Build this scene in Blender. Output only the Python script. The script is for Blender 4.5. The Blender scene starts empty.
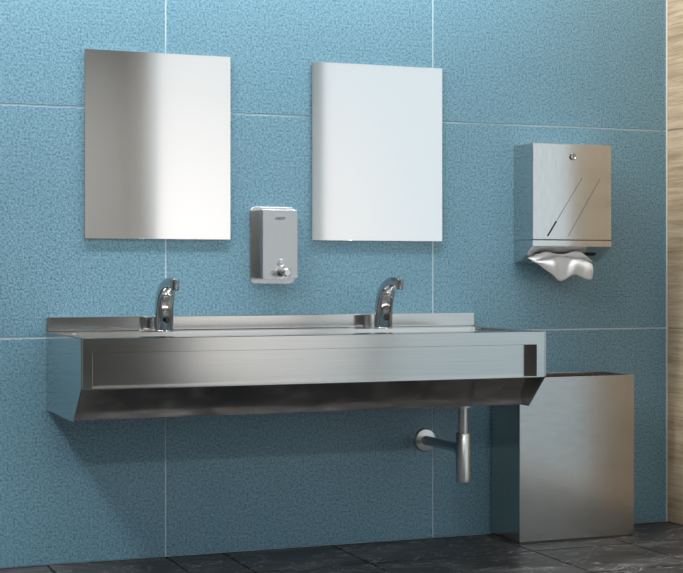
import bpy, bmesh, math, random
from mathutils import Vector, Matrix
random.seed(4)
S = bpy.context.scene
C = S.collection
PI = math.pi

# ------------------------------------------------------------------ helpers
def obj(name, bm, mat, parent=None, smooth=False, bevel=0.0, segs=2, loc=None):
    me = bpy.data.meshes.new(name)
    bmesh.ops.recalc_face_normals(bm, faces=bm.faces[:])
    bm.to_mesh(me); bm.free()
    mats = mat if isinstance(mat, (list, tuple)) else [mat]
    for m in mats: me.materials.append(m)
    if smooth:
        for p in me.polygons: p.use_smooth = True
        try: me.set_sharp_from_angle(angle=math.radians(40))
        except Exception: pass
    o = bpy.data.objects.new(name, me); C.objects.link(o)
    if loc: o.location = loc
    if parent: o.parent = parent
    if bevel:
        b = o.modifiers.new('bevel', 'BEVEL'); b.width = bevel; b.segments = segs
        b.limit_method = 'ANGLE'; b.angle_limit = math.radians(35)
        b.harden_normals = False
    return o

def box(bm, x0, x1, y0, y1, z0, z1, mi=0):
    v = [bm.verts.new(p) for p in [(x0,y0,z0),(x1,y0,z0),(x1,y1,z0),(x0,y1,z0),(x0,y0,z1),(x1,y0,z1),(x1,y1,z1),(x0,y1,z1)]]
    fs = []
    for f in [(0,3,2,1),(4,5,6,7),(0,1,5,4),(1,2,6,5),(2,3,7,6),(3,0,4,7)]:
        fc = bm.faces.new([v[i] for i in f]); fc.material_index = mi; fs.append(fc)
    return fs

def prism_x(bm, prof, x0, x1):
    """closed profile of (y, z) points extruded along x"""
    a = [bm.verts.new((x0, y, z)) for y, z in prof]
    b = [bm.verts.new((x1, y, z)) for y, z in prof]
    bm.faces.new(a); bm.faces.new(b[::-1])
    n = len(prof)
    for i in range(n):
        bm.faces.new([a[i], b[i], b[(i+1) % n], a[(i+1) % n]])

def prism_y(bm, prof, y0, y1):
    a = [bm.verts.new((x, y0, z)) for x, z in prof]
    b = [bm.verts.new((x, y1, z)) for x, z in prof]
    bm.faces.new(a); bm.faces.new(b[::-1])
    n = len(prof)
    for i in range(n):
        bm.faces.new([a[i], b[i], b[(i+1) % n], a[(i+1) % n]])

def sheet_x(bm, line, x0, x1, th):
    """open (y, z) polyline given a thickness th and run along x"""
    n = len(line); off = []
    for i in range(n):
        p0 = Vector(line[max(0, i-1)]); p1 = Vector(line[min(n-1, i+1)])
        d = (p1-p0).normalized(); off.append(Vector(line[i]) + Vector((-d.y, d.x))*th)
    prism_x(bm, [tuple(p) for p in line] + [tuple(p) for p in off[::-1]], x0, x1)

def tube(bm, pts, rads, n=28, sx=1.0, cap=True):
    """round tube along points lying in a plane of constant x"""
    rings = []
    for i, p in enumerate(pts):
        p = Vector(p)
        t = (Vector(pts[min(i+1, len(pts)-1)]) - Vector(pts[max(i-1, 0)])).normalized()
        side = Vector((1, 0, 0))
        if abs(t.dot(side)) > .95: side = Vector((0, 1, 0))
        up = t.cross(side).normalized(); side = up.cross(t).normalized()
        r = rads[i] if isinstance(rads, (list, tuple)) else rads
        rings.append([bm.verts.new(p + side*math.cos(2*PI*k/n)*r*sx + up*math.sin(2*PI*k/n)*r) for k in range(n)])
    for a, b in zip(rings, rings[1:]):
        for k in range(n):
            bm.faces.new([a[k], a[(k+1) % n], b[(k+1) % n], b[k]])
    if cap:
        bm.faces.new(rings[0][::-1]); bm.faces.new(rings[-1])

def lathe(bm, prof, axis='z', c=(0, 0, 0), n=40):
    """profile of (radius, height) spun about an axis"""
    rings = []
    for r, h in prof:
        ring = []
        for k in range(n):
            a = 2*PI*k/n; u, w = r*math.cos(a), r*math.sin(a)
            p = (u, w, h) if axis == 'z' else (u, -h, w)
            ring.append(bm.verts.new(Vector(p) + Vector(c)))
        rings.append(ring)
    for a, b in zip(rings, rings[1:]):
        for k in range(n):
            bm.faces.new([a[k], a[(k+1) % n], b[(k+1) % n], b[k]])
    bm.faces.new(rings[0][::-1]); bm.faces.new(rings[-1])

def rrect(x0, x1, z0, z1, r, n=6):
    pts = []
    for cx, cz, a0 in [(x1-r, z1-r, 0), (x0+r, z1-r, 90), (x0+r, z0+r, 180), (x1-r, z0+r, 270)]:
        for k in range(n+1):
            a = math.radians(a0 + 90*k/n); pts.append((cx + r*math.cos(a), cz + r*math.sin(a)))
    return pts

def catmull(pts, k=6):
    out = []; n = len(pts)
    for i in range(n-1):
        p0, p1, p2, p3 = [Vector(pts[j]) for j in (max(i-1, 0), i, i+1, min(i+2, n-1))]
        for s in range(k):
            t = s/k
            out.append(.5*((2*p1) + (p2-p0)*t + (2*p0-5*p1+4*p2-p3)*t*t + (3*p1-p0-3*p2+p3)*t**3))
    out.append(Vector(pts[-1])); return out

def thing(name, label, cat, loc=(0, 0, 0), group=None):
    o = bpy.data.objects.new(name, None); C.objects.link(o); o.location = loc
    o.empty_display_size = .1
    o['label'] = label; o['category'] = cat
    if group: o['group'] = group
    return o

def structure(o): o['kind'] = 'structure'; return o

# ------------------------------------------------------------------ materials
def new_mat(name):
    m = bpy.data.materials.new(name); m.use_nodes = True
    nt = m.node_tree; return m, nt, nt.nodes['Principled BSDF']

def plain(name, col, rough=.5, metal=0.0, spec=.5):
    m, nt, b = new_mat(name)
    b.inputs['Base Color'].default_value = (*col, 1); b.inputs['Roughness'].default_value = rough
    b.inputs['Metallic'].default_value = metal; b.inputs['Specular IOR Level'].default_value = spec
    return m

def ramp(nt, stops):
    r = nt.nodes.new('ShaderNodeValToRGB'); e = r.color_ramp.elements
    e[0].position, e[0].color = stops[0][0], (*stops[0][1], 1)
    e[1].position, e[1].color = stops[-1][0], (*stops[-1][1], 1)
    for p, c in stops[1:-1]:
        x = e.new(p); x.color = (*c, 1)
    return r

def noise(nt, scale, detail=3, rough=.5, vec_scale=None, dist=0):
    g = nt.nodes.new('ShaderNodeNewGeometry'); mp = nt.nodes.new('ShaderNodeMapping')
    nt.links.new(g.outputs['Position'], mp.inputs['Vector'])
    if vec_scale: mp.inputs['Scale'].default_value = vec_scale
    n = nt.nodes.new('ShaderNodeTexNoise'); n.inputs['Scale'].default_value = scale
    n.inputs['Detail'].default_value = detail; n.inputs['Roughness'].default_value = rough
    n.inputs['Distortion'].default_value = dist
    nt.links.new(mp.outputs[0], n.inputs['Vector']); return n

def steel(name, col, rough, vs=(1, 1, 1), bump=.0, var=.04):
    """brushed stainless steel; vs stretches the brush lines"""
    m, nt, b = new_mat(name)
    b.inputs['Metallic'].default_value = 1
    n = noise(nt, 60, 3, .6, vs)
    r = nt.nodes.new('ShaderNodeMapRange'); r.inputs['To Min'].default_value = rough-var; r.inputs['To Max'].default_value = rough+var
    nt.links.new(n.outputs['Fac'], r.inputs['Value']); nt.links.new(r.outputs[0], b.inputs['Roughness'])
    c = ramp(nt, [(.3, tuple(x*.96 for x in col)), (.7, tuple(min(1, x*1.03) for x in col))])
    nt.links.new(n.outputs['Fac'], c.inputs['Fac']); nt.links.new(c.outputs[0], b.inputs['Base Color'])
    if bump:
        bp = nt.nodes.new('ShaderNodeBump'); bp.inputs['Strength'].default_value = bump; bp.inputs['Distance'].default_value = .001
        nt.links.new(n.outputs['Fac'], bp.inputs['Height']); nt.links.new(bp.outputs[0], b.inputs['Normal'])
    return m

M = {}
M['steel_h'] = steel('brushed_steel_horizontal', (.60, .59, .575), .135, (.05, 1, 5), 0, .01)
M['steel_bin'] = steel('brushed_steel_bin', (.54, .525, .505), .22, (.3, 1, 1), 0, .01)
M['steel_dispenser'] = steel('brushed_steel_dispenser', (.66, .655, .645), .15, (2, 1, .3), 0, .01)
M['steel_soap'] = steel('satin_steel', (.52, .53, .54), .24, (1, 1, 1))
M['mirror'] = plain('metal_mirror', (.86, .86, .86), .06, 1)
M['chrome'] = plain('chrome', (.55, .55, .55), .12, 1)
M['satin_pipe'] = plain('satin_pipe_steel', (.62, .62, .61), .28, 1)
M['dark_slot'] = plain('black_slot', (.006, .006, .007), .5)
M['hair_line'] = plain('dark_seam', (.10, .09, .085), .6)
M['black_glass'] = plain('black_sensor', (.004, .004, .005), .08)
M['sight_glass'] = plain('sight_glass', (.55, .58, .60), .06, .4)
M['ink'] = plain('dark_print', (.03, .035, .04), .6)
M['paint'] = plain('grey_white_paint', (.60, .585, .565), .8)
M['ceiling'] = plain('white_ceiling_paint', (.62, .62, .61), .85)
M['reflection_band'] = plain('added_reflection_band', (.05, .047, .044), .6)  # added for the unseen far walls, darkens what the trough front reflects
M['slate_paint'] = plain('grey_wall_paint', (.16, .16, .165), .8)
M['frame'] = plain('white_window_frame', (.75, .75, .74), .5)
M['grout'] = plain('light_grout', (.62, .72, .76), .85)
M['floor_grout'] = plain('dark_grout', (.002, .002, .002), .9, 0, .1)
M['wood_grout'] = plain('tan_grout', (.30, .25, .20), .85)

def paper():
    m, nt, b = new_mat('white_paper')
    b.inputs['Base Color'].default_value = (.86, .86, .87, 1); b.inputs['Roughness'].default_value = .9
    n = noise(nt, 260, 2, .5); bp = nt.nodes.new('ShaderNodeBump'); bp.inputs['Strength'].default_value = .12; bp.inputs['Distance'].default_value = .001
    nt.links.new(n.outputs['Fac'], bp.inputs['Height']); nt.links.new(bp.outputs[0], b.inputs['Normal'])
    return m
M['paper'] = paper()

def blue_tile():
    m, nt, b = new_mat('blue_textured_tile')
    fine = noise(nt, 118, 2.0, .5)
    big = noise(nt, 2.2, 3, .55)
    c = ramp(nt, [(.38, (.052, .140, .205)), (.45, (.122, .273, .370)), (.52, (.168, .348, .452)), (.63, (.235, .455, .57))])
    grit = noise(nt, 330, 1.5, .5)
    gm = nt.nodes.new('ShaderNodeMix'); gm.data_type = 'FLOAT'; gm.inputs['Factor'].default_value = .38
    nt.links.new(fine.outputs['Fac'], gm.inputs[2]); nt.links.new(grit.outputs['Fac'], gm.inputs[3])
    nt.links.new(gm.outputs[0], c.inputs['Fac'])
    c2 = ramp(nt, [(.3, (.88, .93, .95)), (.7, (1.0, 1.0, 1.0))])
    nt.links.new(big.outputs['Fac'], c2.inputs['Fac'])
    mx = nt.nodes.new('ShaderNodeMix'); mx.data_type = 'RGBA'; mx.blend_type = 'MULTIPLY'; mx.inputs['Factor'].default_value = 1
    nt.links.new(c.outputs[0], mx.inputs[6]); nt.links.new(c2.outputs[0], mx.inputs[7])
    nt.links.new(mx.outputs[2], b.inputs['Base Color'])
    b.inputs['Roughness'].default_value = .36
    b.inputs['Specular IOR Level'].default_value = 1.0
    bp = nt.nodes.new('ShaderNodeBump'); bp.inputs['Strength'].default_value = .8; bp.inputs['Distance'].default_value = .0028
    nt.links.new(gm.outputs[0], bp.inputs['Height']); nt.links.new(bp.outputs[0], b.inputs['Normal'])
    return m
M['tile'] = blue_tile()

def wood():
    m, nt, b = new_mat('pale_wood_effect_tile')
    g = noise(nt, 4.5, 8, .68, (1, .35, 5.5), .4)
    f = noise(nt, 34, 4, .65, (1, .15, 5), .3)
    c = ramp(nt, [(.25, (.17, .105, .06)), (.42, (.34, .245, .155)), (.53, (.50, .39, .27)), (.70, (.66, .56, .43))])
    mx = nt.nodes.new('ShaderNodeMath'); mx.operation = 'MULTIPLY_ADD'; mx.inputs[1].default_value = .35
    sc = nt.nodes.new('ShaderNodeMath'); sc.operation = 'MULTIPLY'; sc.inputs[1].default_value = .65
    nt.links.new(g.outputs['Fac'], sc.inputs[0]); nt.links.new(f.outputs['Fac'], mx.inputs[0]); nt.links.new(sc.outputs[0], mx.inputs[2])
    nt.links.new(mx.outputs[0], c.inputs['Fac']); nt.links.new(c.outputs[0], b.inputs['Base Color'])
    b.inputs['Roughness'].default_value = .5
    return m
M['wood'] = wood()

def slate():
    m, nt, b = new_mat('dark_slate_marble')
    a = noise(nt, 2.6, 6, .62, (1, 1.6, 1), 1.2)
    v = noise(nt, 3.0, 4, .55, (1, 1.8, 1), 1.8)
    c = ramp(nt, [(.36, (.008, .0078, .0078)), (.52, (.034, .032, .0325)), (.68, (.10, .095, .096))])
    nt.links.new(a.outputs['Fac'], c.inputs['Fac'])
    vr = ramp(nt, [(.488, (0, 0, 0)), (.5, (.34, .33, .33)), (.508, (0, 0, 0))])
    nt.links.new(v.outputs['Fac'], vr.inputs['Fac'])
    mx = nt.nodes.new('ShaderNodeMix'); mx.data_type = 'RGBA'; mx.blend_type = 'ADD'; mx.inputs['Factor'].default_value = 1
    nt.links.new(c.outputs[0], mx.inputs[6]); nt.links.new(vr.outputs[0], mx.inputs[7])
    nt.links.new(mx.outputs[2], b.inputs['Base Color'])
    r = nt.nodes.new('ShaderNodeMapRange'); r.inputs['To Min'].default_value = .36; r.inputs['To Max'].default_value = .58
    nt.links.new(a.outputs['Fac'], r.inputs['Value']); nt.links.new(r.outputs[0], b.inputs['Roughness'])
    bp = nt.nodes.new('ShaderNodeBump'); bp.inputs['Strength'].default_value = .25; bp.inputs['Distance'].default_value = .004
    nt.links.new(a.outputs['Fac'], bp.inputs['Height']); nt.links.new(bp.outputs[0], b.inputs['Normal'])
    return m
M['slate'] = slate()

# ------------------------------------------------------------------ the room
XL, XR, YB, ZC = -2.6, 3.946, -11.0, 4.3
COLS = [3.946, 2.751, 1.556, .361, -.834, -2.029, XL]
ROWS = [0, .90, 1.815, 2.72, 3.625, ZC]

def tile_slab(bm, u0, u1, z0, z1, g, kind, lo, hi):
    if kind == 'back': box(bm, u0+g, u1-g, lo, hi, z0+g, z1-g, 0)
    else: box(bm, lo, hi, u0+g, u1-g, z0+g, z1-g, 0)

bm = bmesh.new(); g = .0031
for i in range(len(COLS)-1):
    for j in range(5):
        x1, x0 = COLS[i], COLS[i+1]
        tile_slab(bm, x0, x1 + (g-.0005 if i == 0 else 0), ROWS[j], ROWS[j+1], g, 'back', 0, .012)
box(bm, XL, XR+.12, .0028, .12, 0, ZC, 1)
structure(obj('wall_back', bm, [M['tile'], M['grout']], bevel=.0015, segs=1))

WOODY = -1.2
WY0, WY1, WZ0, WZ1 = -10.0, -1.24, .06, 4.15
MUL0, MUL1 = -5.0, -4.88
bm = bmesh.new()
for j in range(5):
    box(bm, XR, XR+.012, WOODY, -.001, ROWS[j]+g, ROWS[j+1]-g, 0)
box(bm, XR+.0022, XR+.12, WY1, 0, 0, ZC, 1)
box(bm, XR, XR+.12, WY0, WY1, 0, WZ0, 2)
box(bm, XR, XR+.12, WY0, WY1, WZ1, ZC, 2)
box(bm, XR, XR+.12, YB, WY0, 1.05, ZC, 2)
box(bm, XR-.01, XR+.12, YB, WY0, 0, 1.05, 3)  # added dark band low on the unseen wall, only for steel reflections
structure(obj('wall_right', bm, [M['wood'], M['wood_grout'], M['paint'], M['reflection_band']], bevel=.001, segs=1))

bm = bmesh.new(); box(bm, XR-.005, XR-.0003, -.005, -.0003, 0, ZC); structure(obj('trim_2', bm, M['frame']))
bm = bmesh.new(); box(bm, XR, XR+.12, MUL0, MUL1, WZ0, WZ1); structure(obj('trim_1', bm, M['paint']))
for k, (wy0, wy1) in enumerate([(WY0, MUL0), (MUL1, WY1)]):
    bm = bmesh.new()
    for y0, y1, z0, z1 in [(wy0, wy1, WZ0, WZ0+.05), (wy0, wy1, WZ1-.05, WZ1), (wy0, wy0+.04, WZ0+.05, WZ1-.05), (wy1-.04, wy1, WZ0+.05, WZ1-.05)]:
        box(bm, XR+.03, XR+.08, y0, y1, z0, z1)
    structure(obj('window_%d' % (k+1), bm, M['frame']))

bm = bmesh.new(); box(bm, XL-.12, XL, YB, 0, 0, ZC); structure(obj('wall_left', bm, M['slate_paint']))
bm = bmesh.new(); box(bm, XL, XR+.12, YB-.12, YB, 1.05, ZC, 0); box(bm, XL, XR+.12, YB-.12, YB+.01, 0, 1.05, 1); structure(obj('wall_front', bm, [M['paint'], M['reflection_band']]))  # lower dark band is added to darken reflections in the trough
bm = bmesh.new(); box(bm, XL-.12, XR+.12, YB-.12, .12, ZC, ZC+.12); structure(obj('ceiling', bm, M['ceiling']))

bm = bmesh.new(); fg = .0045
J = [1.077, 1.559, 1.80, 2.28, 3.01, 3.48]
xs = [XL+.02, -2.09, -1.61, -.88, -.40, -.16, .33, .60] + J + [XR]
ys = [0, -.425] + [-.425-.48*k for k in range(1, 22)] + [YB]
for a, b_ in zip(xs, xs[1:]):
    for y1, y0 in zip(ys, ys[1:]):
        box(bm, a+fg, b_-fg, y0+fg, y1-(fg if y1 < 0 else 0), -.02, 0, 0)
box(bm, XL-.12, XR+.12, YB-.12, .12, -.12, -.014, 1)
structure(obj('floor', bm, [M['slate'], M['floor_grout']], bevel=.001, segs=1))

# ------------------------------------------------------------------ mirrors
def mirror(x0, label):
    t = thing('mirror', label, 'mirror', (x0+.298, 0, 1.292), 'frameless rectangular mirrors')
    bm = bmesh.new(); box(bm, -.303, .303, -.012, -.006, 0, .755)
    obj('mirror_plate', bm, M['mirror'], t, bevel=.0012)
    bm = bmesh.new(); box(bm, -.27, .27, -.006, 0, .03, .725)
    obj('backing_panel', bm, M['satin_pipe'], t)
mirror(1.226, 'frameless metal mirror above the left tap, half grey and half white')
mirror(2.189, 'frameless mirror above the right tap, reflecting plain white all over')

# ------------------------------------------------------------------ wash trough
t = thing('wash_trough', 'long brushed steel two-person wash trough fixed to the blue tiled wall', 'sink', (2.0, 0, .615))
def W(y, z): return (y, z-.615)
X0, X1 = -.93, .93
RIM, BOT = .922, .615
endp = [W(0, BOT), W(-.54, BOT), W(-.68, .745), W(-.68, RIM), W(0, RIM)]
for s in (0, 1):
    bm = bmesh.new()
    if s == 0: prism_x(bm, endp, X0, X0+.006)
    else: prism_x(bm, endp, X1-.006, X1)
    obj('end_panel', bm, M['steel_h'], t, bevel=.0012)
# front frame: top band and two uprights, one sheet folded round
bm = bmesh.new()
out = [(X0+.006, .130), (X1-.006, .130), (X1-.006, .307), (X0+.006, .307)]
prism_y(bm, [(X0+.006, .130), (X0+.042, .130), (X0+.042, .256), (X1-.042, .256), (X1-.042, .130), (X1-.006, .130), (X1-.006, .307), (X0+.006, .307)], -.68, -.674)
obj('front_frame', bm, M['steel_h'], t, bevel=.001)
# recess: side returns, lip at the bottom, panel behind
bm = bmesh.new()
box(bm, X0+.038, X0+.042, -.674, -.620, .132, .256)
obj('recess_return', bm, M['steel_h'], t)
bm = bmesh.new(); box(bm, X1-.042, X1-.038, -.674, -.620, .132, .256)
obj('recess_return', bm, M['steel_h'], t)
bm = bmesh.new(); box(bm, X0+.006, X1-.006, -.680, -.598, .126, .131)
obj('bottom_lip', bm, M['steel_h'], t, bevel=.0012)
bm = bmesh.new(); box(bm, X0+.042, X1-.042, -.625, -.620, .131, .30)
obj('front_panel', bm, M['steel_h'], t)
# sloping underside
bm = bmesh.new()
sheet_x(bm, [(-.60, .125), (-.515, .040), (-.498, .003), (-.002, .003)], X0+.006, X1-.006, .004)
obj('underside', bm, M['steel_h'], t, smooth=True)
# deck, rim and basin bowl in one pressed sheet
bm = bmesh.new()
zt = RIM-BOT
def ring(x0, x1, y0, y1, z, r=.0, n=5):
    return [bm.verts.new((x, y, z)) for x, y in (rrect(x0, x1, y0, y1, r, n))]
r0 = ring(X0+.004, X1-.004, -.678, -.002, zt+.0012, .0005)
r1 = ring(X0+.05, X1-.05, -.56, -.19, zt+.0012, .03)
r2 = ring(X0+.0505, X1-.0505, -.5595, -.1905, zt-.006, .03)
r3 = ring(X0+.060, X1-.060, -.52, -.21, zt-.17, .04)
r4 = ring(X0+.12, X1-.12, -.47, -.26, zt-.195, .04)
for a, b_ in ((r0, r1), (r1, r2), (r2, r3), (r3, r4)):
    n = len(a)
    for k in range(n): bm.faces.new([a[k], a[(k+1) % n], b_[(k+1) % n], b_[k]])
bm.faces.new(r4)
obj('basin', bm, M['steel_h'], t)
bm = bmesh.new(); box(bm, X0, X1+.014, -.016, 0, zt+.001, zt+.059)
obj('backsplash', bm, M['steel_h'], t, bevel=.003)
bm = bmesh.new(); lathe(bm, [(.036, 0), (.036, .003), (.028, .004), (.012, .001)], 'z', (.712, -.377, zt-.195))
obj('drain', bm, M['chrome'], t, smooth=True)

# ------------------------------------------------------------------ taps
def faucet(x, label):
    t = thing('faucet', label, 'tap', (x, -.13, RIM+.002), 'sensor taps on the wash trough')
    ctrl = [(0, 0, 0), (0, -.001, .03), (0, -.004, .07), (0, -.013, .11), (0, -.032, .146), (0, -.060, .173), (0, -.098, .187), (0, -.135, .191), (0, -.168, .187)]
    rad = [.0380, .0380, .0380, .0380, .0370, .0335, .0280, .0220, .0175]
    pts = catmull(ctrl, 5); rr = [v.x for v in catmull([(r, 0, 0) for r in rad], 5)]
    pts.append(pts[-1] + Vector((0, -.006, -.001))); rr.append(.011)
    bm = bmesh.new(); tube(bm, pts, rr, 32)
    obj('body', bm, M['chrome'], t, smooth=True)
    bm = bmesh.new(); lathe(bm, [(.0145, -.026), (.0155, -.024), (.0155, .004), (.0165, .006), (.0165, .016), (.013, .019)], 'z', (0, -.174, .190))
    sp = obj('aerator', bm, M['chrome'], t, smooth=True)
    bm = bmesh.new(); lathe(bm, [(.0120, -.0275), (.0120, -.0255)], 'z', (0, -.174, .190)); obj('outlet', bm, M['ink'], sp)
    bm = bmesh.new(); lathe(bm, [(.0150, 0), (.0150, .0075), (.0135, .009), (.001, .0095)], 'y', (0, -.032, .047))
    obj('sensor', bm, M['black_glass'], t, smooth=True)
    bm = bmesh.new(); lathe(bm, [(.040, 0), (.040, .003), (.038, .005)], 'z', (0, 0, -.001)); obj('base_ring', bm, M['chrome'], t, smooth=True)
faucet(1.513, 'curved chrome sensor tap on the left half of the steel trough')
faucet(2.460, 'curved chrome sensor tap on the right half of the steel trough')

# ------------------------------------------------------------------ bottle trap
TX, TY = 2.712, -.377
t = thing('bottle_trap', 'satin steel bottle trap hanging under the trough and piped to the wall', 'drain pipe', (TX, TY, .296))
bm = bmesh.new(); lathe(bm, [(.028, 0), (.030, .002), (.030, .199), (.028, .202)], 'z'); obj('trap_bottle', bm, M['satin_pipe'], t, smooth=True)
bm = bmesh.new(); lathe(bm, [(.0195, .202), (.0195, .312)], 'z'); obj('tailpiece', bm, M['satin_pipe'], t, smooth=True)
bm = bmesh.new(); lathe(bm, [(.022, .304), (.031, .306), (.031, .319)], 'z'); obj('collar', bm, M['satin_pipe'], t, smooth=True)
bm = bmesh.new(); tube(bm, [(0, .02, .133), (0, .376, .133)], .0205, 32); obj('outlet_pipe', bm, M['satin_pipe'], t, smooth=True)
bm = bmesh.new(); tube(bm, [(0, .022, .133), (0, .052, .133)], .026, 32); obj('pipe_nut', bm, M['satin_pipe'], t, smooth=True)
bm = bmesh.new(); lathe(bm, [(.052, 0), (.052, .003), (.047, .010), (.024, .014)], 'y', (0, .377, .133)); obj('wall_flange', bm, M['satin_pipe'], t, smooth=True)

# ------------------------------------------------------------------ soap dispenser
t = thing('soap_dispenser', 'small rectangular steel soap dispenser on the wall between the mirrors', 'soap dispenser', (2.013, 0, 1.118))
bm = bmesh.new(); prism_y(bm, rrect(-.101, .094, -.007, .312, .020), -.014, .0008)
obj('back_plate', bm, M['steel_soap'], t, smooth=True, bevel=.002, segs=2)
bm = bmesh.new(); prism_y(bm, rrect(-.077, .077, .014, .298, .004, 3), -.100, -.012)
obj('tank', bm, M['steel_soap'], t, smooth=True, bevel=.002, segs=2)
bm = bmesh.new(); lathe(bm, [(.016, 0), (.016, .002), (.0135, .004), (.012, .0025), (.001, .0045)], 'y', (.001, -.100, .078))
obj('sight_glass', bm, M['sight_glass'], t, smooth=True)
v = None
bm = bmesh.new(); lathe(bm, [(.0125, 0), (.0135, .002), (.0135, .060)], 'y', (.004, -.100, .039))
v = obj('push_valve', bm, M['chrome'], t, smooth=True)
bm = bmesh.new(); lathe(bm, [(.0135, .060), (.0170, .063), (.0170, .078), (.013, .082)], 'y', (.004, -.100, .039))
obj('push_button', bm, M['chrome'], v, smooth=True)
bm = bmesh.new(); tube(bm, [(.004, -.120, .033), (.004, -.121, .022)], .006, 16); obj('spout', bm, M['chrome'], v, smooth=True)
fc = bpy.data.curves.new('lettering', 'FONT'); fc.body = 'AXEOTI'; fc.size = .0150; fc.align_x = 'CENTER'; fc.extrude = .0002; fc.offset = .0004
fc.materials.append(M['ink'])
tmp = bpy.data.objects.new('lettering_source', fc); C.objects.link(tmp); bpy.context.view_layer.update()
me = bpy.data.meshes.new_from_object(tmp.evaluated_get(bpy.context.evaluated_depsgraph_get())); bpy.data.objects.remove(tmp)
me.name = 'lettering'; fo = bpy.data.objects.new('lettering', me); C.objects.link(fo); fo.parent = t
fo.location = (0, -.1003, .256); fo.rotation_euler = (PI/2, 0, 0); fo.scale = (.82, 1, 1)

# ------------------------------------------------------------------ paper towel dispenser
t = thing('paper_towel_dispenser', 'large brushed steel paper towel dispenser on the wall above the bin', 'towel dispenser', (3.342, 0, 1.204))
Dp = .177
side = [(0, .001), (-.060, .001), (-Dp, .068), (-Dp, .094), (0, .094)]
bm = bmesh.new(); prism_x(bm, side, -.198, .198); box(bm, -.198, .198, -Dp+.004, 0, .0941, .0964)
obj('base_housing', bm, M['steel_dispenser'], t, bevel=.002)
bm = bmesh.new(); box(bm, -.198, .198, -Dp, 0, .0965, .517)
cv = obj('cover', bm, M['steel_dispenser'], t, bevel=.003, segs=3)
bm = bmesh.new(); box(bm, -.197, .197, -Dp+.0015, -Dp+.0055, .0935, .097); obj('seam', bm, M['dark_slot'], t)
def strip(bm, a, b, w, y):
    a, b = Vector(a), Vector(b); d = (b-a).normalized(); n = Vector((-d.y, d.x))*w/2
    prism_y(bm, [tuple(a-n), tuple(b-n), tuple(b+n), tuple(a+n)], y-.0006, y+.002)
P0 = lambda x, z: (x-3.342, z-1.204)
bm = bmesh.new(); strip(bm, P0(3.218, 1.316), P0(3.262, 1.382), .0075, -Dp); obj('level_slot', bm, M['dark_slot'], cv)
for a, b_ in (((3.265, 1.387), (3.390, 1.573)), ((3.320, 1.317), (3.481, 1.571))):
    bm = bmesh.new(); strip(bm, P0(*a), P0(*b_), .0022, -Dp); obj('embossed_line', bm, M['hair_line'], cv)
bm = bmesh.new(); lathe(bm, [(.0155, 0), (.0155, .004), (.012, .007), (.0105, .005), (.0105, .006), (.001, .0062)], 'y', (0, -Dp, .462))
lk = obj('lock', bm, M['chrome'], cv, smooth=True)
bm = bmesh.new(); box(bm, -.0015, .0015, -Dp-.0072, -Dp-.005, .455, .469); obj('keyhole', bm, M['dark_slot'], lk)
bm = bmesh.new()
# outlet slot in the sloping underside
def slope_pt(s, off): # s 0 front .. 1 back along the slope
    return (-Dp + (Dp-.06)*s, .068 - .067*s - off)
a0, a1 = slope_pt(.40, .0010), slope_pt(.58, .0010)
prism_x(bm, [a0, a1, (a1[0], a1[1]+.006), (a0[0], a0[1]+.006)], -.158, .150)
obj('outlet_slot', bm, M['dark_slot'], t)

# ------------------------------------------------------------------ paper towel
def lerp_tab(tab, x):
    for (x0, v0), (x1, v1) in zip(tab, tab[1:]):
        if x <= x1:
            s = max(0, min(1, (x-x0)/(x1-x0))); return v0+(v1-v0)*s
    return tab[-1][1]
bm = bmesh.new()
NU, NV = 56, 30
top = [(-.185, 1.208), (-.165, 1.222), (-.125, 1.250), (-.06, 1.240), (-.02, 1.232), (.045, 1.252), (.09, 1.246), (.138, 1.208)]
cre = [(-.185, 1.206), (-.13, 1.217), (-.06, 1.227), (-.02, 1.230), (.04, 1.223), (.10, 1.222), (.138, 1.203)]
bot = [(-.185, 1.203), (-.145, 1.183), (-.06, 1.133), (-.030, 1.117), (-.012, 1.118), (.022, 1.149), (.045, 1.148), (.115, 1.123), (.132, 1.124), (.142, 1.135)]
def sm(tab, x): return sum(lerp_tab(tab, x+k*.008) for k in (-2, -1, 0, 1, 2))/5
grid = []
for i in range(NU+1):
    x = -.185 + .327*i/NU; row = []
    zt_, zc_, zb_ = sm(top, x), sm(cre, x), sm(bot, x)
    fold = .010*math.sin((x+.185)/.327*PI*3.2) + .006*math.sin(x*61)
    keys = [(-.104, min(zt_+.010, 1.2275)), (-.124, min(zt_+.006, 1.2385)), (-.150-fold*.3, zt_), (-.164-fold*.6, (zt_+zc_)/2), (-.152-fold*.3, zc_+.001), (-.143, zc_-.001), (-.158-fold, zc_*.86+zb_*.14), (-.168-fold*1.3, zc_*.5+zb_*.5), (-.160-fold*1.2, zb_)]
    cp = catmull([(0, y, z) for y, z in keys], 4)
    for p in cp: row.append(bm.verts.new((x, p.y, p.z-1.204)))
    grid.append(row)
for a, b_ in zip(grid, grid[1:]):
    for k in range(len(a)-1): bm.faces.new([a[k], b_[k], b_[k+1], a[k+1]])
tw = obj('paper_towel', bm, M['paper'], smooth=True, loc=(3.342, 0, 1.204))
so = tw.modifiers.new('thickness', 'SOLIDIFY'); so.thickness = .0014; so.offset = 0
tw.scale.x = .905; tw.location.x = 3.325
tw['label'] = 'crumpled white paper towel hanging out of the steel dispenser'; tw['category'] = 'paper towel'

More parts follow.
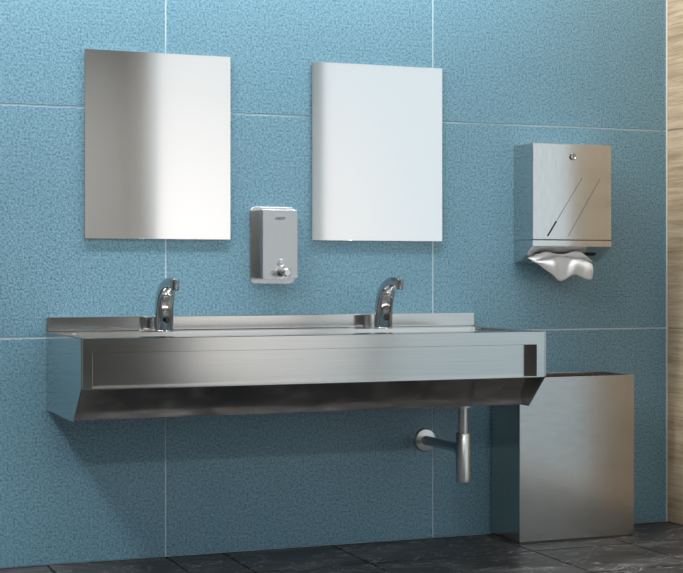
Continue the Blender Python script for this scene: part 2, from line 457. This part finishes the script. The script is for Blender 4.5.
# ------------------------------------------------------------------ waste bin
t = thing('waste_bin', 'tall open-topped brushed steel waste bin standing on the floor by the wall', 'bin', (3.314, 0, 0))
bx0, bx1, by0, by1, bz = -.286, .280, -.275, -.012, .708
bm = bmesh.new()
th = .004
o_ = [bm.verts.new(p) for p in [(bx0, by0, .008), (bx1, by0, .008), (bx1, by1, .008), (bx0, by1, .008)]]
ot = [bm.verts.new((v.co.x, v.co.y, bz)) for v in o_]
it = [bm.verts.new((v.co.x + (th if v.co.x < 0 else -th), v.co.y + (th if v.co.y < -.1 else -th), bz)) for v in o_]
ib = [bm.verts.new((v.co.x, v.co.y, .014)) for v in it]
bm.faces.new(o_)
for a, b_ in ((o_, ot), (ot, it), (it, ib)):
    for k in range(4): bm.faces.new([a[k], a[(k+1) % 4], b_[(k+1) % 4], b_[k]])
bm.faces.new(ib)
obj('bin_body', bm, M['steel_bin'], t, bevel=.0025, segs=3)
bm = bmesh.new(); box(bm, bx0+.006, bx1-.006, by0+.006, by1-.004, 0, .009); obj('plinth', bm, M['hair_line'], t)

# ------------------------------------------------------------------ ceiling lamps
def lamp_fixture(x, y, sx, sy, power, label, col=(1, 1, 1), z=3.6):
    m, nt, b = new_mat('lamp_diffuser'); b.inputs['Base Color'].default_value = (.9, .9, .9, 1)
    b.inputs['Emission Color'].default_value = (*col, 1)
    b.inputs['Emission Strength'].default_value = power
    t = thing('ceiling_lamp', label, 'lamp', (x, y, z), 'hanging lamps')
    bm = bmesh.new()
    for a in ((-sx/2-.02, sx/2+.02, -sy/2-.02, -sy/2), (-sx/2-.02, sx/2+.02, sy/2, sy/2+.02), (-sx/2-.02, -sx/2, -sy/2, sy/2), (sx/2, sx/2+.02, -sy/2, sy/2)):
        box(bm, *a, -.03, 0)
    box(bm, -sx/2-.02, sx/2+.02, -sy/2-.02, sy/2+.02, 0, .006)
    obj('housing', bm, M['frame'], t)
    for k in (-1, 1):
        bm = bmesh.new(); tube(bm, [(k*sx*.4, 0, .005), (k*sx*.4, 0, ZC-z)], .003, 8); obj('cable', bm, M['frame'], t)
    bm = bmesh.new(); box(bm, -sx/2, sx/2, -sy/2, sy/2, -.024, -.018); obj('diffuser', bm, m, t)
lamp_fixture(-.83, -2.86, .5, .5, 100, 'small square hanging lamp in front of the left mirror', (1, .985, .96))
lamp_fixture(1.35, -.5, 4.1, .2, 60, 'long slim hanging lamp above the steel trough', (1, .985, .955))

lamp_fixture(.6, -8.3, 6.0, .3, 36, 'added unseen lamp behind the viewer, brightening the far walls that the mirror reflects', (1, .96, .90), 4.24)  # added lamp, lifts the grey part of the left mirror's reflection

# ------------------------------------------------------------------ daylight
w = bpy.data.worlds.new('overcast_sky'); S.world = w; w.use_nodes = True
nt = w.node_tree; bg = nt.nodes['Background']; bg.inputs['Strength'].default_value = 1
tc = nt.nodes.new('ShaderNodeTexCoord')
def dotn(v):
    d = nt.nodes.new('ShaderNodeVectorMath'); d.operation = 'DOT_PRODUCT'; d.inputs[1].default_value = v
    nt.links.new(tc.outputs['Generated'], d.inputs[0]); return d
gl = math.radians(14)                                   # bright veil round the hidden sun
d1 = dotn((math.sin(gl), -math.cos(gl), 0))
r1 = ramp(nt, [(.90, (.74, .90, .97)), (.982, (.83, .93, .97)), (.9935, (1.0, 1.0, 1.0)), (1.0, (1.22, 1.205, 1.18))])
nt.links.new(d1.outputs['Value'], r1.inputs['Fac'])
d2 = dotn((0, 0, 1)); m2 = nt.nodes.new('ShaderNodeMath'); m2.operation = 'ADD'; m2.inputs[1].default_value = .5
nt.links.new(d2.outputs['Value'], m2.inputs[0])
r2 = ramp(nt, [(.30, (.40, .44, .48)), (.455, (.66, .74, .76)), (.50, (1, 1, 1))])
nt.links.new(m2.outputs[0], r2.inputs['Fac'])
mw = nt.nodes.new('ShaderNodeMix'); mw.data_type = 'RGBA'; mw.blend_type = 'MULTIPLY'; mw.inputs['Factor'].default_value = 1
nt.links.new(r1.outputs[0], mw.inputs[6]); nt.links.new(r2.outputs[0], mw.inputs[7])
mk = nt.nodes.new('ShaderNodeMapRange'); mk.inputs['From Min'].default_value = .985; mk.inputs['From Max'].default_value = .995
mk.inputs['To Min'].default_value = 1; mk.inputs['To Max'].default_value = .1
nt.links.new(d1.outputs['Value'], mk.inputs['Value']); nt.links.new(mk.outputs[0], mw.inputs['Factor'])
nt.links.new(mw.outputs[2], bg.inputs['Color'])
pl = bpy.data.lights.new('window_portal', 'AREA'); pl.shape = 'RECTANGLE'; pl.size = WY1-WY0; pl.size_y = WZ1-WZ0
pl.cycles.is_portal = True
po = bpy.data.objects.new('window_portal', pl); C.objects.link(po)
po.location = (XR+.1, (WY0+WY1)/2, (WZ0+WZ1)/2); po.rotation_euler = (PI/2, 0, PI/2)

# ------------------------------------------------------------------ camera
cam = bpy.data.cameras.new('camera'); co = bpy.data.objects.new('camera', cam); C.objects.link(co)
co.location = (0, -5.94, 1.155); co.rotation_euler = (PI/2, 0, -math.atan(586.5/1500))
cam.sensor_width = 36; cam.lens = 1500/683*36; cam.shift_y = -13.5/683; cam.clip_start = .05
S.camera = co
S.view_settings.view_transform = 'Standard'; S.view_settings.look = 'None'
S.view_settings.gamma = 1; S.view_settings.exposure = 0
